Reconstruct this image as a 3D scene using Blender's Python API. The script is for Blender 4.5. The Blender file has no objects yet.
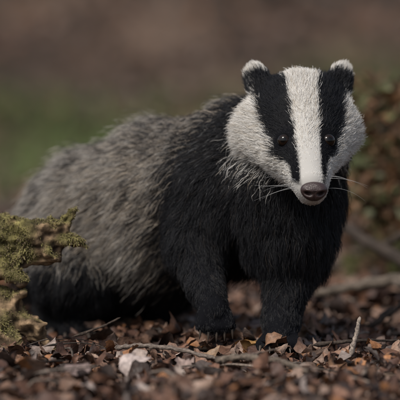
import bpy, bmesh, math, numpy as np
from mathutils import Vector, Matrix, noise, kdtree
rng=np.random.default_rng(7)
scene=bpy.context.scene
def link(o,parent=None):
    scene.collection.objects.link(o)
    if parent: o.parent=parent
    return o
def nrm(v):
    v=np.asarray(v,float); return v/(np.linalg.norm(v,axis=-1,keepdims=True)+1e-12)
def sstep(a,b,x):
    t=np.clip((x-a)/(b-a),0,1); return t*t*(3-2*t)
_nr=np.random.default_rng(3)
_K=_nr.normal(size=(14,3)); _K=nrm(_K)*_nr.uniform(.6,1.8,(14,1)); _PH=_nr.uniform(0,6.28,14)
def vnoise(p,f):
    return np.sin((p*f)@_K.T+_PH).sum(1)/5.0
# ---------------- materials
def newmat(name):
    m=bpy.data.materials.new(name); m.use_nodes=True
    nt=m.node_tree; b=nt.nodes['Principled BSDF']; return m,nt,b
def N(nt,t,**k):
    n=nt.nodes.new(t)
    for a,v in k.items(): setattr(n,a,v)
    return n
def attr_mat(name,rough=.6,spec=.3,noise_s=None,noise_amt=.3,bump=0,trans=0,bscale=None):
    m,nt,b=newmat(name); a=N(nt,'ShaderNodeAttribute',attribute_name='col')
    out=a.outputs['Color']
    if noise_s:
        g=N(nt,'ShaderNodeNewGeometry'); n=N(nt,'ShaderNodeTexNoise'); n.inputs['Scale'].default_value=noise_s; n.inputs['Detail'].default_value=5
        nt.links.new(g.outputs['Position'],n.inputs['Vector'])
        mr=N(nt,'ShaderNodeMapRange'); mr.inputs[1].default_value=.3; mr.inputs[2].default_value=.7
        mr.inputs[3].default_value=1-noise_amt; mr.inputs[4].default_value=1+noise_amt
        nt.links.new(n.outputs[0],mr.inputs[0])
        mx=N(nt,'ShaderNodeVectorMath',operation='SCALE'); nt.links.new(out,mx.inputs[0]); nt.links.new(mr.outputs[0],mx.inputs['Scale']); out=mx.outputs[0]
        if bump:
            bp=N(nt,'ShaderNodeBump'); bp.inputs['Strength'].default_value=bump; bp.inputs['Distance'].default_value=.002
            nt.links.new(n.outputs[0],bp.inputs['Height']); nt.links.new(bp.outputs[0],b.inputs['Normal'])
    nt.links.new(out,b.inputs['Base Color'])
    b.inputs['Roughness'].default_value=rough; b.inputs['Specular IOR Level'].default_value=spec
    return m
fur_mat=attr_mat('fur_hair',.5,.25)
skin_mat=attr_mat('fur_underlayer',.9,.05)
leaf_mat=attr_mat('dead_leaf',.55,.35,220,.35,.5)
grass_mat=attr_mat('grass_blade',.6,.3)
moss_mat=attr_mat('moss_strands',.8,.15)
twig_mat=attr_mat('twig_bark',.8,.2,300,.45,.8)
wood_mat=attr_mat('rotten_wood',.85,.2,160,.55,1.0)
def simple(name,c,rough,spec=.5,coat=0):
    m,nt,b=newmat(name); b.inputs['Base Color'].default_value=(*c,1); b.inputs['Roughness'].default_value=rough
    b.inputs['Specular IOR Level'].default_value=spec; b.inputs['Coat Weight'].default_value=coat; b.inputs['Coat Roughness'].default_value=.05; return m
eye_mat=attr_mat('eye_cornea',.07,.35)
claw_mat=simple('claw_horn',(.075,.06,.048),.4)
nose_mat,nt,b=newmat('wet_nose_leather')
b.inputs['Base Color'].default_value=(.040,.024,.023,1); b.inputs['Roughness'].default_value=.32
g=N(nt,'ShaderNodeTexCoord'); v=N(nt,'ShaderNodeTexVoronoi'); v.inputs['Scale'].default_value=1000
nt.links.new(g.outputs['Object'],v.inputs['Vector']); bp=N(nt,'ShaderNodeBump'); bp.inputs['Strength'].default_value=.6; bp.inputs['Distance'].default_value=.0006
nt.links.new(v.outputs['Distance'],bp.inputs['Height']); nt.links.new(bp.outputs[0],b.inputs['Normal'])

# ---------------- mesh / curves helpers
def mesh_np(name,V,F,col=None,mat=None,parent=None,smooth=True):
    V=np.asarray(V,np.float32); F=np.asarray(F,np.int32); k=F.shape[1]
    me=bpy.data.meshes.new(name); me.vertices.add(len(V)); me.vertices.foreach_set('co',V.ravel())
    me.loops.add(F.size); me.loops.foreach_set('vertex_index',F.ravel())
    me.polygons.add(len(F)); me.polygons.foreach_set('loop_start',np.arange(len(F),dtype=np.int32)*k)
    me.update(calc_edges=True); me.validate()
    if smooth: me.polygons.foreach_set('use_smooth',np.ones(len(me.polygons),bool))
    if col is not None:
        a=me.attributes.new('col','FLOAT_COLOR','POINT'); c=np.ones((len(V),4),np.float32); c[:,:3]=col; a.data.foreach_set('color',c.ravel())
    if mat: me.materials.append(mat)
    return link(bpy.data.objects.new(name,me),parent)
def curves_np(name,P,R,C,mat,parent=None):
    n,k,_=P.shape
    cu=bpy.data.hair_curves.new(name); cu.add_curves([k]*n)
    cu.attributes['position'].data.foreach_set('vector',P.astype(np.float32).ravel())
    a=cu.attributes.get('radius') or cu.attributes.new('radius','FLOAT','POINT'); a.data.foreach_set('value',R.astype(np.float32).ravel())
    c=np.ones((n,k,4),np.float32); c[...,:3]=C
    a=cu.attributes.new('col','FLOAT_COLOR','POINT'); a.data.foreach_set('color',c.ravel())
    cu.materials.append(mat)
    return link(bpy.data.objects.new(name,cu),parent)

# ---------------- SDF body
class Prim: pass
def cap(a,b,ra,rb,kind,**k):
    p=Prim(); p.t=0; p.a=np.array(a,float); p.b=np.array(b,float); p.ra=ra; p.rb=rb; p.kind=kind
    for x,v in k.items(): setattr(p,x,v)
    return p
def ell(c,X,Y,Z,r,kind):
    p=Prim(); p.t=1; p.c=np.array(c,float); p.M=np.array([X,Y,Z]); p.r=np.array(r); p.kind=kind; return p
def pd(p,q):
    if p.t==0:
        ab=p.b-p.a; L=ab@ab
        t=np.clip(((q-p.a)@ab)/(L+1e-12),0,1)
        return np.linalg.norm(q-(p.a+t[:,None]*ab),axis=1)-(p.ra+t*(p.rb-p.ra))
    l=(q-p.c)@p.M.T; k0=np.linalg.norm(l/p.r,axis=1); k1=np.linalg.norm(l/p.r**2,axis=1)
    return k0*(k0-1)/(k1+1e-9)
def alld(prims,q): return np.stack([pd(p,q) for p in prims],1)
def smin(D,k):
    m=D.min(1); return m-k*np.log(np.exp(-(D-m[:,None])/k).sum(1))
def sdf(prims,q,k=.008):
    D=alld(prims,q)
    pw=np.array([p.kind=='paw' for p in prims])
    if pw.any():   # small parts blend tightly so toes stay separate
        return smin(np.stack([smin(D[:,~pw],k),smin(D[:,pw],.0018)],1),.004)
    return smin(D,k)
def grad(prims,q,k=.008,e=.0012):
    g=np.zeros_like(q)
    for i in range(3):
        o=np.zeros(3); o[i]=e; g[:,i]=sdf(prims,q+o,k)-sdf(prims,q-o,k)
    return nrm(g)
def surf_mesh(prims,voxel,k=.008,it=4):
    bm=bmesh.new()
    for p in prims:
        if p.t==0:
            L=np.linalg.norm(p.b-p.a); n=max(2,int(L/(min(p.ra,p.rb)*.5))+1)
            for t in np.linspace(0,1,n):
                c=p.a+(p.b-p.a)*t; r=p.ra+(p.rb-p.ra)*t
                bmesh.ops.create_icosphere(bm,subdivisions=3,radius=r,matrix=Matrix.Translation(c))
        else:
            M=Matrix(((p.M.T*p.r).tolist())).to_4x4(); M.translation=Vector(p.c)
            bmesh.ops.create_icosphere(bm,subdivisions=3,radius=1,matrix=M)
    me=bpy.data.meshes.new('tmp'); bm.to_mesh(me); bm.free()
    o=link(bpy.data.objects.new('tmp',me)); md=o.modifiers.new('r','REMESH'); md.mode='VOXEL'; md.voxel_size=voxel
    ev=o.evaluated_get(bpy.context.evaluated_depsgraph_get()); m2=ev.to_mesh()
    V=np.empty(len(m2.vertices)*3,np.float32); m2.vertices.foreach_get('co',V); V=V.reshape(-1,3).astype(float)
    m2.calc_loop_triangles(); T=np.empty(len(m2.loop_triangles)*3,np.int32); m2.loop_triangles.foreach_get('vertices',T); T=T.reshape(-1,3)
    ev.to_mesh_clear(); bpy.data.objects.remove(o); bpy.data.meshes.remove(me)
    for _ in range(it):
        d=sdf(prims,V,k); V=V-np.clip(d,-.01,.01)[:,None]*grad(prims,V,k)
    return V,T
def sample(V,T,n):
    a,b,c=V[T[:,0]],V[T[:,1]],V[T[:,2]]
    A=np.linalg.norm(np.cross(b-a,c-a),axis=1); i=rng.choice(len(T),n,p=A/A.sum())
    u=rng.random(n); v=rng.random(n); f=u+v>1; u[f]=1-u[f]; v[f]=1-v[f]
    return a[i]+(b[i]-a[i])*u[:,None]+(c[i]-a[i])*v[:,None]

# ===== badger =====
badger=link(bpy.data.objects.new('badger',None))
Cx=.127
NOSE=np.array([.138,-.132,.216])
back=nrm([-.19,.23,-.03]); down=np.array([0,0,-1.]); 
bd=nrm(back+down*.45)
prims=[
 cap((.127,.022,.306),(.124,.05,.290),.0525,.055,'head'),
 cap((.127,-.015,.290),(.1360,-.108,.2265),.046,.0180,'head'),
 cap((.128,-.01,.266),(.1355,-.098,.215),.036,.0150,'head'),
 cap((.080,.010,.289),(.104,-.040,.264),.030,.024,'cheek'),
 cap((.163,.010,.287),(.150,-.040,.264),.030,.024,'cheek'),
 cap((.118,.06,.270),(.075,.13,.235),.062,.085,'neck',dir=bd,ln=.034),
 cap((.075,.13,.217),(.045,.16,.21),.088,.092,'body',dir=bd,ln=.042),
 cap((.045,.16,.205),(-.04,.25,.182),.09,.096,'body',dir=bd,ln=.05),
 cap((-.04,.25,.175),(-.13,.35,.142),.097,.092,'body',dir=bd,ln=.052),
 cap((-.13,.35,.138),(-.15,.38,.115),.092,.085,'body',dir=nrm(back+down*.9),ln=.052),
 cap((.105,.055,.215),(.112,.05,.160),.066,.054,'chest',dir=nrm([.05,-.15,-1]),ln=.034),
 # right foreleg (lifted)
 cap((.02,.095,.20),(-.006,.080,.138),.053,.035,'leg',dir=nrm([-.1,.2,-1]),ln=.025),
 cap((-.006,.080,.138),(.008,.025,.086),.029,.0205,'leg',dir=nrm([.1,.1,-1]),ln=.014),
 cap((.008,.025,.086),(.018,-.004,.062),.0200,.0175,'paw',dir=nrm([.1,-.3,-1]),ln=.010),
 # left foreleg (standing)
 cap((.122,.075,.20),(.119,.06,.130),.055,.038,'leg',dir=nrm([.05,.1,-1]),ln=.026),
 cap((.119,.06,.130),(.102,.012,.050),.033,.0225,'leg',dir=nrm([-.05,.1,-1]),ln=.014),
 cap((.102,.012,.046),(.099,-.018,.028),.0215,.0185,'paw',dir=nrm([0,-1,-.4]),ln=.009),
 # hind legs: thigh, shank, foot
 cap((-.150,.31,.13),(-.165,.245,.085),.07,.043,'hind',dir=nrm([-.3,.2,-1]),ln=.036),
 cap((-.165,.245,.085),(-.190,.30,.045),.038,.027,'hind',dir=nrm([-.3,.1,-1]),ln=.022),
 cap((-.190,.30,.035),(-.165,.235,.020),.024,.021,'paw',dir=nrm([.2,-1,-.4]),ln=.012),
 cap((-.075,.36,.13),(-.050,.325,.085),.065,.042,'hind',dir=nrm([0,.2,-1]),ln=.036),
 cap((-.050,.325,.085),(-.075,.38,.045),.036,.027,'hind',dir=nrm([0,.1,-1]),ln=.022),
 cap((-.075,.38,.035),(-.055,.315,.020),.024,.021,'paw',dir=nrm([.2,-1,-.4]),ln=.012),
 # tail
 cap((-.20,.43,.13),(-.235,.47,.075),.022,.012,'tail',dir=nrm([-.3,.35,-.8]),ln=.06),
]
claws=[]
def toes(c,fw,n,spread,L,r,drop):
    fw=nrm(fw); side=nrm(np.cross(fw,[0,0,1.])); up=np.cross(side,fw)
    for i in range(n):
        s=(i-(n-1)/2)/((n-1)/2)
        a=np.array(c)+side*s*spread*.7; b=np.array(c)+side*s*spread+fw*L*(1-.18*s*s)-up*drop
        prims.append(cap(a,b,r,r*.9,'paw',dir=nrm(fw-up*.2),ln=.0055)); claws.append((b,nrm(fw+side*s*.15),up,r))
toes((.099,-.022,.026),(0,-1,-.05),5,.023,.020,.0090,.005)
toes((.018,-.008,.058),(.1,-.45,-.9),5,.019,.019,.0080,.0)
toes((-.165,.232,.018),(.3,-1,-.05),5,.019,.018,.0085,.003)
toes((-.055,.312,.018),(.3,-1,-.05),5,.019,.018,.0085,.003)
# ears
ears=[]
for s,ex in ((-1,.055),(1,.050)):
    Zu=nrm([s*.30,.2,1.0]); Fw=nrm(np.array([s*.35,-1,.15])); Fw=nrm(Fw-Zu*(Fw@Zu)); X=np.cross(Zu,Fw)
    c=np.array([Cx+s*ex,.035,.350]); ears.append((c,Zu,Fw,X))
    prims.append(ell(c,X,Fw,Zu,(.0158,.0065,.021),'ear'))
V,T=surf_mesh(prims,.0042)
kinds=[p.kind for p in prims]; KI={k:np.array([kk==k for kk in kinds]) for k in set(kinds)}
white=np.array([.76,.735,.695]); black=np.array([.0055,.0057,.0072])
shoulder=np.array([.06,.13,.21])
def weights(q,k=.012):
    D=alld(prims,q); D=D-D.min(1,keepdims=True); W=np.exp(-D/k)
    return W/W.sum(1,keepdims=True)
def regions(q,n,W,jit):
    hd=W[:,KI['head']|KI['cheek']].sum(1)+W[:,KI['ear']].sum(1)
    lat=q[:,0]-(Cx+ np.interp(q[:,1],[-.14,-.07,0,.05],[.010,.004,.000,-.001]))
    lat=lat+jit*.0013
    al=np.abs(lat)
    w1=np.interp(q[:,1],[-.14,-.11,-.065,-.02,.04,.09],[.014,.0130,.0150,.018,.0225,.024])
    w2=np.interp(q[:,1],[-.14,-.124,-.110,-.09,-.065,-.04,-.02,.04,.09],[.0145,.0165,.022,.031,.041,.048,.052,.060,.062])
    # the stripe's lower edge runs obliquely from the cheek to the nose: white below it
    w2=w2-.55*np.clip(.262-q[:,2]+.0*q[:,0],0,.05)*sstep(-.11,-.08,q[:,1])*1.0
    w2=np.maximum(w2,w1+.002)
    w2=np.where(lat>0,w2*.93,w2)
    wh=1-sstep(w1-.001,w1+.001,al)
    side=sstep(w2-.0015,w2+.0015,al)
    lip=np.interp(q[:,1],[-.14,-.10,-.07,-.04],[.221,.227,.238,.246])
    side=np.maximum(side,(q[:,1]<-.015)*(1-sstep(lip-.002,lip+.002,q[:,2]+jit*.001)))
    wh=np.maximum(wh,side)
    zb=np.interp(q[:,1],[-.14,-.10,-.06,0,.05],[.192,.199,.211,.230,.245])
    wh*=sstep(zb-.005,zb+.005,q[:,2]+jit*.003)
    bk=sstep(.045,.06,q[:,1]+.25*(al-.05)+jit*.006)
    wh=wh*(1-bk)
    return hd,wh
def fur_color(q,n,W,jit,rn):
    hd,wh=regions(q,n,W,jit)
    a=(q-shoulder)@back; m=len(q)
    big=vnoise(q,30)*.5+vnoise(q+1.3,70)*.3
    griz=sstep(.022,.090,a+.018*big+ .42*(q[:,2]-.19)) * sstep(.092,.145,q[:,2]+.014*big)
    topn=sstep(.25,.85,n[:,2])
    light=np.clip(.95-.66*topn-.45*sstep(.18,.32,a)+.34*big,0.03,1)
    return hd,wh,griz,light
def hair(q,n,seedlen=1.0):
    m=len(q); W=weights(q); jit=rng.normal(size=m); rn=rng.random(m)
    hd,wh,griz,light=fur_color(q,n,W,jit,rn)
    comb=np.zeros((m,3)); ln=np.zeros(m)
    for i,p in enumerate(prims):
        w=W[:,i]
        if p.kind in('head','cheek'):
            r=nrm(q-(NOSE+np.array([0,-.01,.0])))
            dn=np.linalg.norm(q-NOSE,axis=1)
            if p.kind=='head':
                d=r; L=np.interp(dn,[0,.03,.08,.14,.2],[.003,.0045,.008,.012,.02])
            else:
                sg=np.sign(q[:,0]-Cx)[:,None]
                d=nrm(r+sg*np.array([.45,0,0])+np.array([0,.1,-.30])); L=np.interp(dn,[.06,.12,.18],[.009,.020,.028])
        elif p.kind=='ear':
            e=ears[0] if i==len(prims)-2 else ears[1]
            d=np.tile(e[1],(m,1)); L=np.full(m,.008)
        else:
            d=np.tile(p.dir,(m,1)); L=np.full(m,p.ln)
        comb+=w[:,None]*d; ln+=w*L
    comb=comb-n*(comb*n).sum(1,keepdims=True)*.9; comb=nrm(comb)
    for c in eyeC:
        de=np.linalg.norm(q-c,axis=1); ln*=.35+.65*sstep(.009,.022,de)
    ln*=rng.uniform(.55,1.2,m)*seedlen
    return W,jit,hd,wh,griz,light,comb,ln
def build_fur(q,name,rad,clump_div,clump,seedlen=1.0,guard=False):
    n=grad(prims,q); W,jit,hd,wh,griz,light,comb,ln=hair(q,n,seedlen); m=len(q)
    K=7; s=np.linspace(0,1,K)[None,:,None]
    lift=np.interp(ln,[.004,.012,.03,.06],[.22,.30,.42,.42])
    chk=W[:,KI['cheek']].sum(1); lift=lift+.10*chk
    flow=np.stack([vnoise(q,45),vnoise(q+5,45),vnoise(q+9,45)],1); flow2=np.stack([vnoise(q+2,110),vnoise(q+7,110),vnoise(q+11,110)],1)
    dirn=nrm(comb*(1-lift)[:,None]+n*lift[:,None]+rng.normal(size=(m,3))*.14+(flow+.6*flow2)*(.04+2.5*np.clip(ln-.01,0,.05))[:,None])
    bend=nrm(comb+down*.3+flow2*.25)
    L=ln[:,None,None]
    P=q[:,None,:]-n[:,None,:]*.001+L*(s*dirn[:,None,:]*(1-.4*s)+.4*s*s*bend[:,None,:])
    def clumped(P,div,amt,pw):
        nc=max(10,m//div); ci=rng.choice(m,nc,replace=False)
        kd=kdtree.KDTree(nc)
        for j,i in enumerate(ci): kd.insert(q[i],j)
        kd.balance()
        near=np.array([ci[kd.find(x)[1]] for x in q])
        off=P[near]-q[near][:,None,:]
        G=q[near][:,None,:]+off*np.clip(ln/ln[near],.3,1.6)[:,None,None]
        cw=(amt*rng.uniform(.25,1,m))[:,None,None]*s**pw
        return P*(1-cw)+G*cw
    if not guard:
        P=clumped(P,clump_div,clump,1.3)
        P=clumped(P,clump_div*7,clump*.4,1.6)
    wav=rng.normal(size=(m,1,3)); ph=rng.uniform(0,6.28,(m,1,1))
    P+=wav*(np.sin(s*6+ph)-np.sin(ph))*(ln*.03)[:,None,None]
    P+=np.cumsum(rng.normal(size=P.shape),axis=1)*(ln*.02)[:,None,None]*np.minimum(s*3,1)
    ss=s[0,:,0][None,:]
    bri=rng.uniform(.75,1.12,m)
    cw_=white[None,:]*bri[:,None]
    warm=np.array([1.0,.92,.82]); cw_=cw_*np.where((rng.random(m)<.2)[:,None],warm*.72,1)
    cb=black[None,:]*rng.uniform(.6,2.4,m)[:,None]
    sel=(rng.random(m)<wh)
    headc=np.where(sel[:,None],cw_,cb)[:,None,:]*np.ones((1,K,1))
    base=np.array([.42,.355,.285])*rng.uniform(.7,1.3,m)[:,None]
    tip=np.array([.60,.57,.53])*rng.uniform(.6,1.3,m)[:,None]
    dk=np.array([.017,.015,.016])*rng.uniform(.6,1.8,m)[:,None]
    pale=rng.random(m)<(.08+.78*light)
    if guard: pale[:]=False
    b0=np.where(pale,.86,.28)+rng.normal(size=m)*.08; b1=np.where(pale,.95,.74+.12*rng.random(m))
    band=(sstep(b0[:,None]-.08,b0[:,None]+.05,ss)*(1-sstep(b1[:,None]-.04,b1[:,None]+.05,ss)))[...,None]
    gt=sstep(.7,.95,ss)[...,None]
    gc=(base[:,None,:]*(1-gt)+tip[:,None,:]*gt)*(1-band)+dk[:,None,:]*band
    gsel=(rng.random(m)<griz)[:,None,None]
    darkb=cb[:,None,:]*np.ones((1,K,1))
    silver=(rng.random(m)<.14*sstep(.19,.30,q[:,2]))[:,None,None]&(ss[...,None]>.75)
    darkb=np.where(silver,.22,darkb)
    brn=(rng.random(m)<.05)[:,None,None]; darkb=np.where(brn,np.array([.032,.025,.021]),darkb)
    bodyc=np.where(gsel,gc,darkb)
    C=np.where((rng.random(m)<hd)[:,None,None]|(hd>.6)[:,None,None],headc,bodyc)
    for ei in (0,1):
        e=ears[ei]; we=W[:,len(prims)-2+ei]>.5
        hloc=(q-e[0])@e[1]; xl=np.abs((q-e[0])@e[3])
        rim=(hloc+jit*.0012>.0090)|((xl>.0120)&(hloc>.004))
        C=np.where((we&rim)[:,None,None],cw_[:,None,:],np.where((we&~rim)[:,None,None],cb[:,None,:]*1.5,C))
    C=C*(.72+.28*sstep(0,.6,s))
    R=rad*np.interp(s[0,:,0],[0,.5,.85,1],[1,.95,.6,.12])[None,:]*rng.uniform(.6,1.35,m)[:,None]
    return P,R,C
nV=grad(prims,V); WV=weights(V); hdV,whV,gV,lV=fur_color(V,nV,WV,np.zeros(len(V)),None)
cv=np.where((hdV>.5)[:,None],whV[:,None]*white*.55+(1-whV[:,None])*black,gV[:,None]*np.array([.10,.085,.07])+(1-gV[:,None])*black)
mesh_np('body',V,T,cv,skin_mat,badger)
# eyes
eyeC=[]
for s in(-1,1):
    q=np.array([[.1305+s*.0290,-.075,.2775]])
    for _ in range(12):
        d=sdf(prims,q)[0]; q[0,1]+=d*.9 
    n=grad(prims,q)[0]; r=.0090; c=q[0]-n*.0038+np.array([0,-.0005,0]); eyeC.append(c)
    bm=bmesh.new(); bmesh.ops.create_uvsphere(bm,u_segments=48,v_segments=32,radius=r,matrix=Matrix.Translation(c))
    ve=np.array([v.co[:] for v in bm.verts])
    gz=nrm(nrm(n)*.35+np.array([0,-1,.08])*.65); dd=np.degrees(np.arccos(np.clip(nrm(ve-c)@gz,-1,1)))
    for f in bm.faces: f.smooth=True
    me=bpy.data.meshes.new('eye'); bm.to_mesh(me); bm.free()
    ce=np.ones((len(ve),4),np.float32); iris=np.array([.012,.0065,.004]); pup=np.array([.0015,.0015,.0015]); rimc=np.array([.004,.0035,.003])
    ce[:,:3]=np.where((dd<24)[:,None],pup,np.where((dd<46)[:,None],iris,rimc))
    a=me.attributes.new('col','FLOAT_COLOR','POINT'); a.data.foreach_set('color',ce.ravel())
    me.materials.append(eye_mat); link(bpy.data.objects.new('eye',me),badger)
eyeC=np.array(eyeC)
# fur roots
mid=V[T].mean(1); Wm=weights(mid); hm=Wm[:,KI['head']|KI['cheek']|KI['ear']].sum(1); pm=Wm[:,KI['paw']].sum(1); bmk=Wm[:,KI['body']].sum(1)
body=np.concatenate([sample(V,T[hm<=.55],165000),sample(V,T[pm>.4],16000)])
Qh=sample(V,T[hm>.45],95000)
keep=np.linalg.norm(Qh-(NOSE+np.array([0,-.002,.001])),axis=1)>.0125
for c in eyeC: keep&=np.linalg.norm((Qh-c)*np.array([.96,1,1.18]),axis=1)>.0093
Qh=Qh[keep]
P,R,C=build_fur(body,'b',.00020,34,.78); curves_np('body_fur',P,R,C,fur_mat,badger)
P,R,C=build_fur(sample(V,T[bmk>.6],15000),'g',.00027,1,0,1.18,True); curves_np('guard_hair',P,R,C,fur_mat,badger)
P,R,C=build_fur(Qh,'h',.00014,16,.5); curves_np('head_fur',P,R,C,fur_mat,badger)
# nose pad
bm=bmesh.new(); bmesh.ops.create_uvsphere(bm,u_segments=64,v_segments=48,radius=1)
nd=nrm([.06,-.90,-.22]); upn=nrm(np.array([0,0,1.])-nd*nd[2]); rt=np.cross(nd,upn)
for v in bm.verts:
    p=np.array(v.co[:])
    w=1.0+.20*p[2]
    x=p[0]*.0162*w; z=p[2]*.0120; y=p[1]*.010
    if p[1]>0:
        for sx in(-1,1):
            d=math.hypot((p[0]-sx*.48)/.9,(p[2]+.12-abs(p[0])*.15)/.75)
            y-=.0085*math.exp(-(d/.24)**2)
        y-=.0016*math.exp(-(p[0]/.08)**2)*(p[2]<.2)
        y+=.0012*math.exp(-((abs(p[0])-.5)/.3)**2-((p[2]-.35)/.25)**2)
    c=NOSE+np.array([0,.005,.0])+rt*(-x)+nd*y+upn*z
    v.co=Vector(c)
for f in bm.faces: f.smooth=True
bmesh.ops.recalc_face_normals(bm,faces=bm.faces)
me=bpy.data.meshes.new('nose'); bm.to_mesh(me); bm.free(); me.materials.append(nose_mat); link(bpy.data.objects.new('nose',me),badger)
# whiskers
Pw=[]
for s,cnt in((-1,8),(1,4)):
    for i in range(cnt):
        q=np.array([[.137+s*rng.uniform(.016,.026),-.11+rng.uniform(-.006,.03),.224+rng.uniform(-.008,.012)]])
        for _ in range(6): q-=sdf(prims,q)[:,None]*grad(prims,q)
        d=nrm([s*1.0,rng.uniform(-.5,.15),rng.uniform(-.30,.55)]); L=rng.uniform(.025,.058)
        g=rng.uniform(-.5,.1); t=np.linspace(0,1,8)[:,None]
        Pw.append(q+d*L*t+np.array([-s*.05,.25,g])*L*t*t)
Pw=np.array(Pw); Rw=np.tile(np.linspace(.00014,.00004,8),(len(Pw),1)); curves_np('whiskers',Pw,Rw,np.full(Pw.shape,.45),fur_mat,badger)
# claws
cvv=[];cff=[]
for b_,fw,up,r in claws:
    base=len(cvv); L=.012; side=np.cross(fw,up)
    for i in range(7):
        t=i/6; c=b_+fw*(r*.6+L*t)-up*(L*.55*t*t); rr=.0025*(1-t)**.7+.0003
        for j in range(8):
            an=j*math.pi/4; cvv.append(c+(side*math.cos(an)*.8+up*math.sin(an))*rr)
    for i in range(6):
        for j in range(8): cff.append([base+i*8+j,base+i*8+(j+1)%8,base+i*8+8+(j+1)%8,base+i*8+8+j])
mesh_np('claws',cvv,cff,None,claw_mat,badger)

# ===== terrain =====
def hgt(x,y):
    x=np.asarray(x,float); y=np.asarray(y,float)
    b=np.maximum(0,y-7.5); z=.20*b*b/(b+5)
    z=z+.10*sstep(0,12,np.abs(y))*np.sin(x*.9+1)*np.sin(y*.5)*.6+.25*sstep(8,20,y)*np.sin(x*.35+y*.21)
    z=z+.05*sstep(3,9,y)*(np.sin(x*2.7+y*1.1)+np.sin(x*4.1-y*2.3+1))
    z=z+.007*np.sin(x*11+1.3)*np.sin(y*9+.4)+.004*np.sin(x*23+y*17)
    z=z*1.0+.16*np.exp(-(((x-.95)/.45)**2+((y-1.7)/.6)**2))
    return z-.006
def graded(lo,hi,n,p=3):
    t=np.linspace(-1,1,n); v=np.sign(t)*np.abs(t)**p
    return np.where(v<0,-v*lo,v*hi)
gx=graded(-160,160,361); gy=graded(-40,260,361)
X,Y=np.meshgrid(gx,gy); Z=hgt(X,Y); Z=np.where(Y>40,hgt(X,np.full_like(Y,40))+ (Y-40)*.05,Z)
nx=len(gx); idx=np.arange(nx*len(gy)).reshape(len(gy),nx)
F=np.stack([idx[:-1,:-1],idx[:-1,1:],idx[1:,1:],idx[1:,:-1]],-1).reshape(-1,4)
Gp=np.stack([X,Y,Z],-1).reshape(-1,3)
def greenmask(x,y):
    p=np.stack([x,y,0*x],1)
    yy=y+1.2*vnoise(p*np.array([1,.5,1]),1.5)+.3*x
    return sstep(3.8,5.8,yy)*(1-sstep(8.8,12.0,yy))*sstep(-.85,-.1,vnoise(p+4,2.0))
gmk=greenmask(Gp[:,0],Gp[:,1])
gm,nt,b=newmat('forest_soil'); L=nt.links.new
geo=N(nt,'ShaderNodeNewGeometry')
n1=N(nt,'ShaderNodeTexNoise'); n1.inputs['Scale'].default_value=35; n1.inputs['Detail'].default_value=8; n1.inputs['Roughness'].default_value=.7
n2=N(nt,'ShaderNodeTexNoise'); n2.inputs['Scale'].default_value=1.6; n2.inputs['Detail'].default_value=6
for n in(n1,n2): L(geo.outputs['Position'],n.inputs['Vector'])
r1=N(nt,'ShaderNodeValToRGB'); r1.color_ramp.elements[0].position=.3; r1.color_ramp.elements[0].color=(.022,.015,.012,1); r1.color_ramp.elements[1].position=.7; r1.color_ramp.elements[1].color=(.125,.096,.076,1); L(n1.outputs[0],r1.inputs[0])
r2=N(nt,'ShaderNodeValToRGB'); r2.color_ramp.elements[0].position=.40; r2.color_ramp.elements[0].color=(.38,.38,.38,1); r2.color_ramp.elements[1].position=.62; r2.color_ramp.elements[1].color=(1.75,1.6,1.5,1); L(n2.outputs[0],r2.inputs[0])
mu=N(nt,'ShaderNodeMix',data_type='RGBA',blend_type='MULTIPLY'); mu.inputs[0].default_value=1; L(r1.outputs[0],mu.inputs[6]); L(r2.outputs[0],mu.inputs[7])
at=N(nt,'ShaderNodeAttribute',attribute_name='col')
mg=N(nt,'ShaderNodeMix',data_type='RGBA'); L(at.outputs['Fac'],mg.inputs[0]); L(mu.outputs[2],mg.inputs[6])
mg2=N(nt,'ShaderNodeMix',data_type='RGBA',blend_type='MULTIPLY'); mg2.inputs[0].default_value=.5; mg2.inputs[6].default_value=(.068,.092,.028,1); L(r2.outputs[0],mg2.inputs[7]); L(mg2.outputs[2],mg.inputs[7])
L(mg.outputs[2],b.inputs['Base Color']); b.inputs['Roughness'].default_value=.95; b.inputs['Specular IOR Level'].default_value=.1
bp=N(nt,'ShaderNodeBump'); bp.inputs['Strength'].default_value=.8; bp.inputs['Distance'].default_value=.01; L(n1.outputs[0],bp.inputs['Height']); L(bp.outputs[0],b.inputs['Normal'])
mesh_np('ground',Gp,F,np.repeat(gmk[:,None],3,1),gm)

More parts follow.
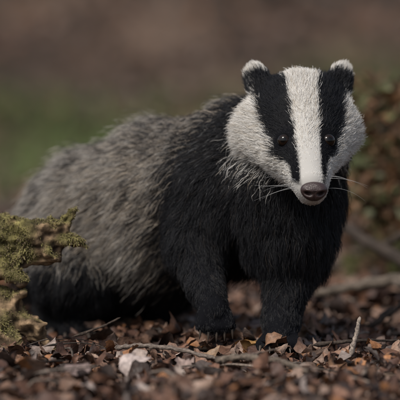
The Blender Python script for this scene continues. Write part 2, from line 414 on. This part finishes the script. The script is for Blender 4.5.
# ===== leaf litter =====
PAL=np.array([[.16,.080,.050],[.21,.122,.083],[.088,.046,.033],[.28,.19,.145],[.042,.026,.020],[.40,.32,.28],[.27,.12,.05],[.12,.09,.078]])
PW=np.array([.22,.18,.19,.11,.14,.04,.07,.05])
def leaves(n,xr,yr,size,lay,tilt,nu=8,nv=4,bright=1.0,extra=None,z0=None,col=None):
    cx=rng.uniform(*xr,n); cy=rng.uniform(*yr,n)
    sz=np.exp(rng.uniform(math.log(size[0]),math.log(size[1]),n)); asp=rng.uniform(.30,.85,n)
    if col is None: col=PAL[rng.choice(len(PAL),n,p=PW)]
    col=col*rng.uniform(.60,1.25,(n,1))*bright
    if z0 is None: z0=hgt(cx,cy)+rng.uniform(0,lay,n)+.002
    else: cx,cy,z0=z0
    tl=rng.normal(size=n)*tilt; tr=rng.normal(size=n)*tilt; yaw=rng.uniform(0,6.283,n)
    if extra is not None:
        for i,e in enumerate(extra):
            cx[i],cy[i],z0[i],sz[i],asp[i],yaw[i],tl[i],tr[i]=e[:8]; col[i]=e[8]
    u=np.linspace(0,1,nu+1); v=np.linspace(-1,1,nv+1)
    U,Vv=np.meshgrid(u,v,indexing='ij'); U=U.ravel()[None]; Vv=Vv.ravel()[None]
    prof=np.sin(np.pi*np.clip(U,0.0,1)**.8)**.75+.02
    rag=1+.16*np.sin(U*rng.uniform(12,30,(n,1))+rng.uniform(0,6,(n,1)))*np.abs(Vv)+.10*np.sin(U*rng.uniform(40,60,(n,1)))*np.abs(Vv)
    lx=(U-.5)*np.ones((n,1)); ly=Vv*prof*.5*asp[:,None]*rag
    fold=rng.normal(size=(n,1))*.5; curl=rng.normal(size=(n,1))*1.4; tw=rng.normal(size=(n,1))*1.6
    lz=np.abs(ly)*fold+curl*.5*((U-.5)**2)+tw*lx*ly+.03*np.sin(U*rng.uniform(8,20,(n,1))+Vv*3+rng.uniform(0,6,(n,1)))
    ly=ly+rng.normal(size=(n,1))*.35*((U-.5)**2)
    lx=lx*sz[:,None]; ly=ly*sz[:,None]; lz=lz*sz[:,None]
    ct,st=np.cos(tl)[:,None],np.sin(tl)[:,None]; lx,lz=lx*ct-lz*st,lx*st+lz*ct
    ct,st=np.cos(tr)[:,None],np.sin(tr)[:,None]; ly,lz=ly*ct-lz*st,ly*st+lz*ct
    c,s=np.cos(yaw)[:,None],np.sin(yaw)[:,None]; wx=lx*c-ly*s+cx[:,None]; wy=lx*s+ly*c+cy[:,None]
    lz=lz-lz.min(1,keepdims=True)*.6
    P=np.stack([wx,wy,lz+z0[:,None]],-1)
    m=(nu+1)*(nv+1); ii=np.arange(m).reshape(nu+1,nv+1)
    f=np.stack([ii[:-1,:-1],ii[1:,:-1],ii[1:,1:],ii[:-1,1:]],-1).reshape(-1,4)
    F=(f[None]+(np.arange(n)*m)[:,None,None]).reshape(-1,4)
    vein=1-.25*(np.abs(Vv)<.1); edge=1-.25*np.abs(Vv)**3
    C=col[:,None,:]*(vein*edge)[...,None]*np.ones((n,1,1))
    return P.reshape(-1,3),F,C.reshape(-1,3)
parts=[]
hero=[(-.075,-.27,.014,.042,.6,.5,.3,.5,(.44,.36,.33)),(-.02,-.22,.012,.030,.6,2.2,.3,-.3,(.30,.22,.19)),(.062,-.02,.016,.045,.5,2.5,-.2,.7,(.40,.22,.08)),
 (-.14,-.33,.012,.045,.6,1.2,.3,.4,(.26,.19,.17)),(.24,-.12,.015,.035,.6,.3,.5,.7,(.27,.17,.12)),(.16,-.2,.01,.03,.6,1.9,.4,.5,(.2,.11,.06)),(-.19,-.08,.014,.035,.6,.7,.4,.5,(.26,.20,.17)),
 (.1,-.36,.01,.04,.55,.1,.2,.3,(.25,.17,.13)),(-.22,-.2,.01,.04,.55,2.1,.2,.5,(.22,.14,.1)),(.012,-.10,.014,.028,.5,.3,.4,.6,(.28,.18,.11)),
 (.085,-.075,.022,.03,.55,.4,.9,.5,(.22,.12,.07)),(.125,-.07,.018,.028,.6,2.0,.8,.4,(.16,.09,.06)),(.10,-.085,.016,.024,.5,1.2,.5,.8,(.28,.19,.14))]
parts.append(leaves(12500,(-.6,.6),(-.75,1.2),(.006,.036),.020,.6,extra=hero))
parts.append(leaves(5000,(-1.6,1.6),(-1.2,3.0),(.02,.05),.015,.4,6,2))
parts.append(leaves(12000,(-5,5),(2.5,14),(.04,.09),.01,.4,4,2,bright=.9))
def joinleaf(name,parts):
    off=0; VV=[];FF=[];CC=[]
    for p,f,c in parts: VV.append(p); FF.append(f+off); CC.append(c); off+=len(p)
    return mesh_np(name,np.concatenate(VV),np.concatenate(FF),np.concatenate(CC),leaf_mat)
joinleaf('leaf_litter',parts)

# ===== grass =====
n=100000; gxp=rng.uniform(-6,6,n); gyp=rng.uniform(2.5,14,n)
msk=rng.random(n)<greenmask(gxp,gyp); gxp=gxp[msk]; gyp=gyp[msk]; n=len(gxp)
h=rng.uniform(.03,.09,n); an=rng.uniform(0,6.28,n); le=rng.uniform(0,.06,n); w=.005
r=np.stack([gxp,gyp,hgt(gxp,gyp)],1); sd=np.stack([np.cos(an),np.sin(an),0*an],1)*w; ld=np.stack([-np.sin(an),np.cos(an),0*an],1)*le[:,None]
P=np.stack([r-sd,r+sd,r+sd*.6+ld*.4+np.array([0,0,1])*h[:,None]*.6,r-sd*.6+ld*.4+np.array([0,0,1])*h[:,None]*.6,r+ld+sd*.1+np.array([0,0,1])*h[:,None],r+ld-sd*.1+np.array([0,0,1])*h[:,None]],1)
F=(np.array([[0,1,2,3],[3,2,4,5]])[None]+(np.arange(n)*6)[:,None,None]).reshape(-1,4)
col=np.array([.095,.135,.038])*rng.uniform(.5,1.3,(n,1)); col[rng.random(n)<.2]=[.16,.125,.08]
mesh_np('grass',P.reshape(-1,3),F,np.repeat(col,6,0),grass_mat)

# ===== sticks =====
def tube(pts,r0,r1,col,seg=7,sub=6,rough=.25):
    pts=np.array(pts,float); m=(len(pts)-1)*sub+1; t=np.linspace(0,len(pts)-1,m)
    c=np.stack([np.interp(t,np.arange(len(pts)),pts[:,i]) for i in range(3)],1)
    for _ in range(2):
        c[1:-1]=(c[:-2]+c[1:-1]*2+c[2:])/4
    c+=rng.normal(size=c.shape)*r0*.15
    d=nrm(np.gradient(c,axis=0)); ref=np.array([.13,.2,.97]); s=nrm(np.cross(d,ref)); u=np.cross(s,d)
    rr=np.linspace(r0,r1,m)*(1+rough*rng.normal(size=m)*.6); an=np.arange(seg)*2*math.pi/seg
    V=c[:,None,:]+(s[:,None,:]*np.cos(an)[None,:,None]+u[:,None,:]*np.sin(an)[None,:,None])*(rr[:,None]*(1+rough*.4*rng.normal(size=(m,seg))))[...,None]
    V[0]=c[0]; V[-1]=c[-1]
    ii=np.arange(m*seg).reshape(m,seg); jj=np.roll(ii,-1,1)
    F=np.stack([ii[:-1],jj[:-1],jj[1:],ii[1:]],-1).reshape(-1,4)
    C=np.array(col)*(1+.25*rng.normal(size=(m*seg,1)))
    return V.reshape(-1,3),F,np.clip(C,.005,1)
def join(name,tl,mat,parent=None):
    off=0;a=[];b=[];c=[]
    for v,f,cc in tl: a.append(v);b.append(f+off);c.append(cc);off+=len(v)
    return mesh_np(name,np.concatenate(a),np.concatenate(b),np.concatenate(c),mat,parent)
tl=[]
for i in range(850):
    x=rng.uniform(-.9,.9); y=rng.uniform(-.7,2.2); L=rng.uniform(.02,.11); a=rng.uniform(0,6.28); z=float(hgt(x,y))+rng.uniform(.010,.030)
    dx,dy=math.cos(a)*L,math.sin(a)*L; r=rng.uniform(.0007,.0022)
    tl.append(tube([(x,y,z),(x+dx*.5+rng.normal()*.006,y+dy*.5+rng.normal()*.006,z+rng.uniform(0,.01)),(x+dx,y+dy,z+rng.normal()*.008)],r,r*.6,rng.choice([.03,.07,.16])*np.array([1.1,.88,.72]),6,4))
join('twigs',tl,twig_mat)
join('fallen_stick',[tube([(-.105,-.10,.024),(-.07,-.12,.028),(-.03,-.14,.026),(.02,-.16,.016)],.0034,.0022,(.15,.12,.10),8,10)],twig_mat)
join('fallen_stick',[tube([(.02,-.23,.020),(.05,-.25,.027),(.09,-.28,.025),(.13,-.29,.012)],.0048,.0035,(.12,.095,.075),8,10),tube([(.05,-.25,.026),(.07,-.235,.03),(.095,-.22,.034)],.0022,.001,(.10,.075,.06),7,6)],twig_mat)
join('fallen_stick',[tube([(.197,-.07,.060),(.192,-.085,.04),(.184,-.10,.012)],.0022,.0034,(.22,.18,.15),8,8)],twig_mat)
join('fallen_stick',[tube([(-.16,-.03,.03),(-.12,.0,.042),(-.10,.01,.052)],.0020,.0010,(.06,.045,.035),7,6)],twig_mat)
join('fallen_stick',[tube([(.14,-.03,.02),(.20,-.02,.026),(.26,.01,.022)],.0028,.0016,(.05,.038,.03),7,8)],twig_mat)
join('fallen_branch',[tube([(.16,.55,.04),(.27,.5,.065),(.40,.46,.07),(.6,.4,.09)],.007,.011,(.11,.088,.07),10,10),tube([(.27,.5,.065),(.31,.42,.05),(.36,.33,.03)],.006,.003,(.10,.08,.065),8,8)],twig_mat)
join('fallen_branch',[tube([(.20,.85,.13),(.30,.65,.08),(.36,.5,.02)],.010,.006,(.05,.038,.03),9,8),tube([(.26,.72,.10),(.33,.70,.13),(.42,.66,.12)],.006,.003,(.045,.034,.026),8,6)],twig_mat)
join('fallen_branch',[tube([(.22,.22,.02),(.27,.25,.05),(.31,.26,.075)],.005,.0025,(.04,.03,.024),8,6)],twig_mat)

# ===== mossy log & stump =====
def wood(name,pr,voxel,amp,axis,k=.012,greenz=.3,cA=(.055,.035,.022),cB=(.20,.13,.075),moss=0,msz=.006,mossc=((.10,.12,.025),(.22,.21,.06)),w=.25,it=4,zbias=None,st=.3):
    V,T=surf_mesh(pr,voxel,k,it); n=grad(pr,V,k)
    ax=nrm(axis); al=(V@ax)[:,None]*ax; q2=(V-al)+al*st
    f1=vnoise(q2,70); f2=vnoise(q2+3,210); f3=vnoise(V,130); f4=vnoise(q2+7,480); f5=vnoise(V+2,330)
    amt=amp*(f1*.45-np.abs(f2)*.45+.45*f3+.30*f4+.3*f5); V=V+n*amt[:,None]
    t=np.clip(.45+.35*f2+.40*f4+.2*f5,0,1)[:,None]; col=np.array(cA)*(1-t)+np.array(cB)*t
    def mask(Q,nn):
        zb=0 if zbias is None else zbias(Q)
        return sstep(greenz-w,greenz+w,nn[:,2]+.45*vnoise(Q,60)+.25*vnoise(Q+3,170)-zb)
    g=mask(V,n)[:,None]*(1 if moss else 0)
    col=col*(1-g)+np.array(mossc[0])*g*(.5+1.0*t)
    o=mesh_np(name,V,T,col,wood_mat)
    if moss:
        Qm=sample(V,T,moss); nn=grad(pr,Qm,k); kp=rng.random(len(Qm))<mask(Qm,nn); Qm=Qm[kp]; nn=nn[kp]; m=len(Qm)
        cl=.5+.5*np.clip(vnoise(Qm,110)+.5*vnoise(Qm,280),-1,1); L=msz*(.15+cl*1.3)*rng.uniform(.4,1.3,m)
        d=nrm(nn+np.array([0,0,.2])+rng.normal(size=(m,3))*.9); s=np.linspace(0,1,4)[None,:,None]
        P=Qm[:,None,:]+d[:,None,:]*L[:,None,None]*s+down*(L[:,None,None]*.4*s*s)
        c=np.array(mossc[0])*(1-cl[:,None])+np.array(mossc[1])*cl[:,None]; c=c*rng.uniform(.4,1.4,(m,1))
        br=rng.random(m)<.35; c[br]=np.array([.21,.16,.10])*rng.uniform(.4,1.3,(br.sum(),1))
        C=c[:,None,:]*(.4+.65*s)
        R=np.tile([.00042,.00045,.0004,.0002],(m,1)); curves_np(name+'_moss',P,R,C,moss_mat,o)
    return o
lg=[cap((-.46,.12,.134),(-.27,.05,.143),.060,.039,'w'),cap((-.28,.05,.143),(-.205,.03,.151),.036,.021,'w'),
 cap((-.215,.03,.154),(-.170,.022,.170),.018,.009,'w'),cap((-.22,.03,.140),(-.152,.025,.148),.018,.008,'w'),
 cap((-.24,.03,.124),(-.178,.02,.126),.016,.007,'w'),cap((-.170,.022,.170),(-.160,.022,.186),.007,.004,'w'),cap((-.157,.025,.148),(-.144,.022,.141),.007,.004,'w'),
 cap((-.24,.03,.161),(-.234,.02,.177),.009,.005,'w'),cap((-.26,.03,.12),(-.224,.01,.098),.016,.007,'w'),cap((-.20,.02,.145),(-.184,.006,.126),.009,.004,'w'),
 cap((-.45,.12,.04),(-.30,.07,.05),.07,.038,'w'),
 cap((-.31,.06,.075),(-.243,.035,.066),.026,.017,'w'),cap((-.26,.04,.070),(-.208,.02,.036),.018,.013,'w'),cap((-.214,.02,.038),(-.182,.01,.004),.014,.010,'w'),
 cap((-.275,.03,.065),(-.242,.0,.006),.024,.015,'w'),cap((-.245,.03,.066),(-.218,.01,.082),.010,.005,'w'),cap((-.25,.01,.035),(-.213,-.02,.002),.015,.010,'w'),cap((-.235,.02,.05),(-.193,.0,.045),.009,.004,'w')]
wood('mossy_log',lg,.0024,.0075,(1,-.2,.15),k=.004,greenz=.05,w=.45,moss=90000,msz=.0034,cA=(.030,.019,.012),cB=(.25,.17,.10),mossc=((.11,.095,.035),(.33,.29,.12)),zbias=lambda Q:.8*(1-sstep(.07,.11,Q[:,2])))
st=[cap((.41,1.25,-.02),(.40,1.22,.20),.12,.095,'w'),cap((.35,1.15,.18),(.335,1.14,.27),.04,.02,'w'),cap((.45,1.2,.18),(.47,1.2,.31),.04,.018,'w'),cap((.4,1.3,.18),(.4,1.32,.29),.05,.025,'w')]
for a in (200,245,290,160,330,40):
    a=math.radians(a); st.append(cap((.41+.08*math.cos(a),1.25+.08*math.sin(a),.04),(.41+.24*math.cos(a),1.25+.24*math.sin(a),-.02),.045,.02,'w'))
wood('tree_stump',st,.008,.012,(0,0,1),k=.018,greenz=.35,cA=(.025,.016,.011),cB=(.15,.085,.05),moss=15000,msz=.012,mossc=((.06,.06,.02),(.12,.11,.035)))
# dead bracken clumps
stems=[]; cx=[];cy=[];cz=[]
for (bx,by,nf) in ((.36,1.0,13),(.52,1.1,12),(.70,.95,8),(.42,1.5,14),(.30,1.35,9)):
    for i in range(nf):
        a=rng.uniform(0,6.28); Ls=rng.uniform(.08,.22); Hh=rng.uniform(.12,.33); t=np.linspace(0,1,9)
        px=bx+math.cos(a)*Ls*t+rng.normal()*.02; py=by+math.sin(a)*Ls*t+rng.normal()*.02; pz=hgt(bx,by)+Hh*np.sin(t*2.1)
        stems.append(tube(np.stack([px,py,pz],1),.0022,.0008,(.12,.07,.04),5,2))
        for k in range(60):
            u=rng.uniform(.25,1); w_=.045*(1.15-u)
            cx.append(np.interp(u,t,px)+rng.normal()*w_); cy.append(np.interp(u,t,py)+rng.normal()*w_); cz.append(np.interp(u,t,pz)-abs(rng.normal())*.02)
nb=len(cx); colb=np.array([.22,.115,.055])*rng.uniform(.4,1.3,(nb,1)); gb=rng.random(nb)<.32; colb[gb]=np.array([.10,.105,.04])*rng.uniform(.6,1.2,(gb.sum(),1))
pl=leaves(nb,(0,1),(0,1),(.012,.035),0,.8,5,2,z0=(np.array(cx),np.array(cy),np.array(cz)),col=colb)
joinleaf('dead_bracken',[pl]+stems)

# ===== light =====
el,az=math.radians(52),math.radians(218)
w=bpy.data.worlds.new('World'); scene.world=w; w.use_nodes=True; nt=w.node_tree
sk=nt.nodes.new('ShaderNodeTexSky'); sk.sky_type='NISHITA'; sk.sun_disc=False; sk.sun_elevation=el; sk.sun_rotation=az; sk.dust_density=3
hs=nt.nodes.new('ShaderNodeHueSaturation'); hs.inputs['Saturation'].default_value=.65
nt.links.new(sk.outputs[0],hs.inputs['Color']); nt.links.new(hs.outputs[0],nt.nodes['Background'].inputs[0]); nt.nodes['Background'].inputs[1].default_value=.125
sd=bpy.data.lights.new('sun','SUN'); sd.energy=3.0; sd.angle=math.radians(15); sd.color=(1,.95,.87)
so=link(bpy.data.objects.new('sun',sd)); dirv=Vector((math.sin(az)*math.cos(el),math.cos(az)*math.cos(el),math.sin(el)))
so.rotation_euler=dirv.to_track_quat('Z','Y').to_euler()
cd=bpy.data.cameras.new('camera'); co=link(bpy.data.objects.new('camera',cd)); co.location=(0,-4,.38)
co.rotation_euler=(Vector((0,0,.2))-co.location).to_track_quat('-Z','Y').to_euler()
cd.lens=288; cd.sensor_width=36; cd.clip_end=1000; cd.clip_start=.1
cd.dof.use_dof=True; cd.dof.focus_distance=3.93; cd.dof.aperture_fstop=4.8
scene.camera=co
scene.view_settings.view_transform='Standard'; scene.view_settings.look='None'; scene.view_settings.exposure=0
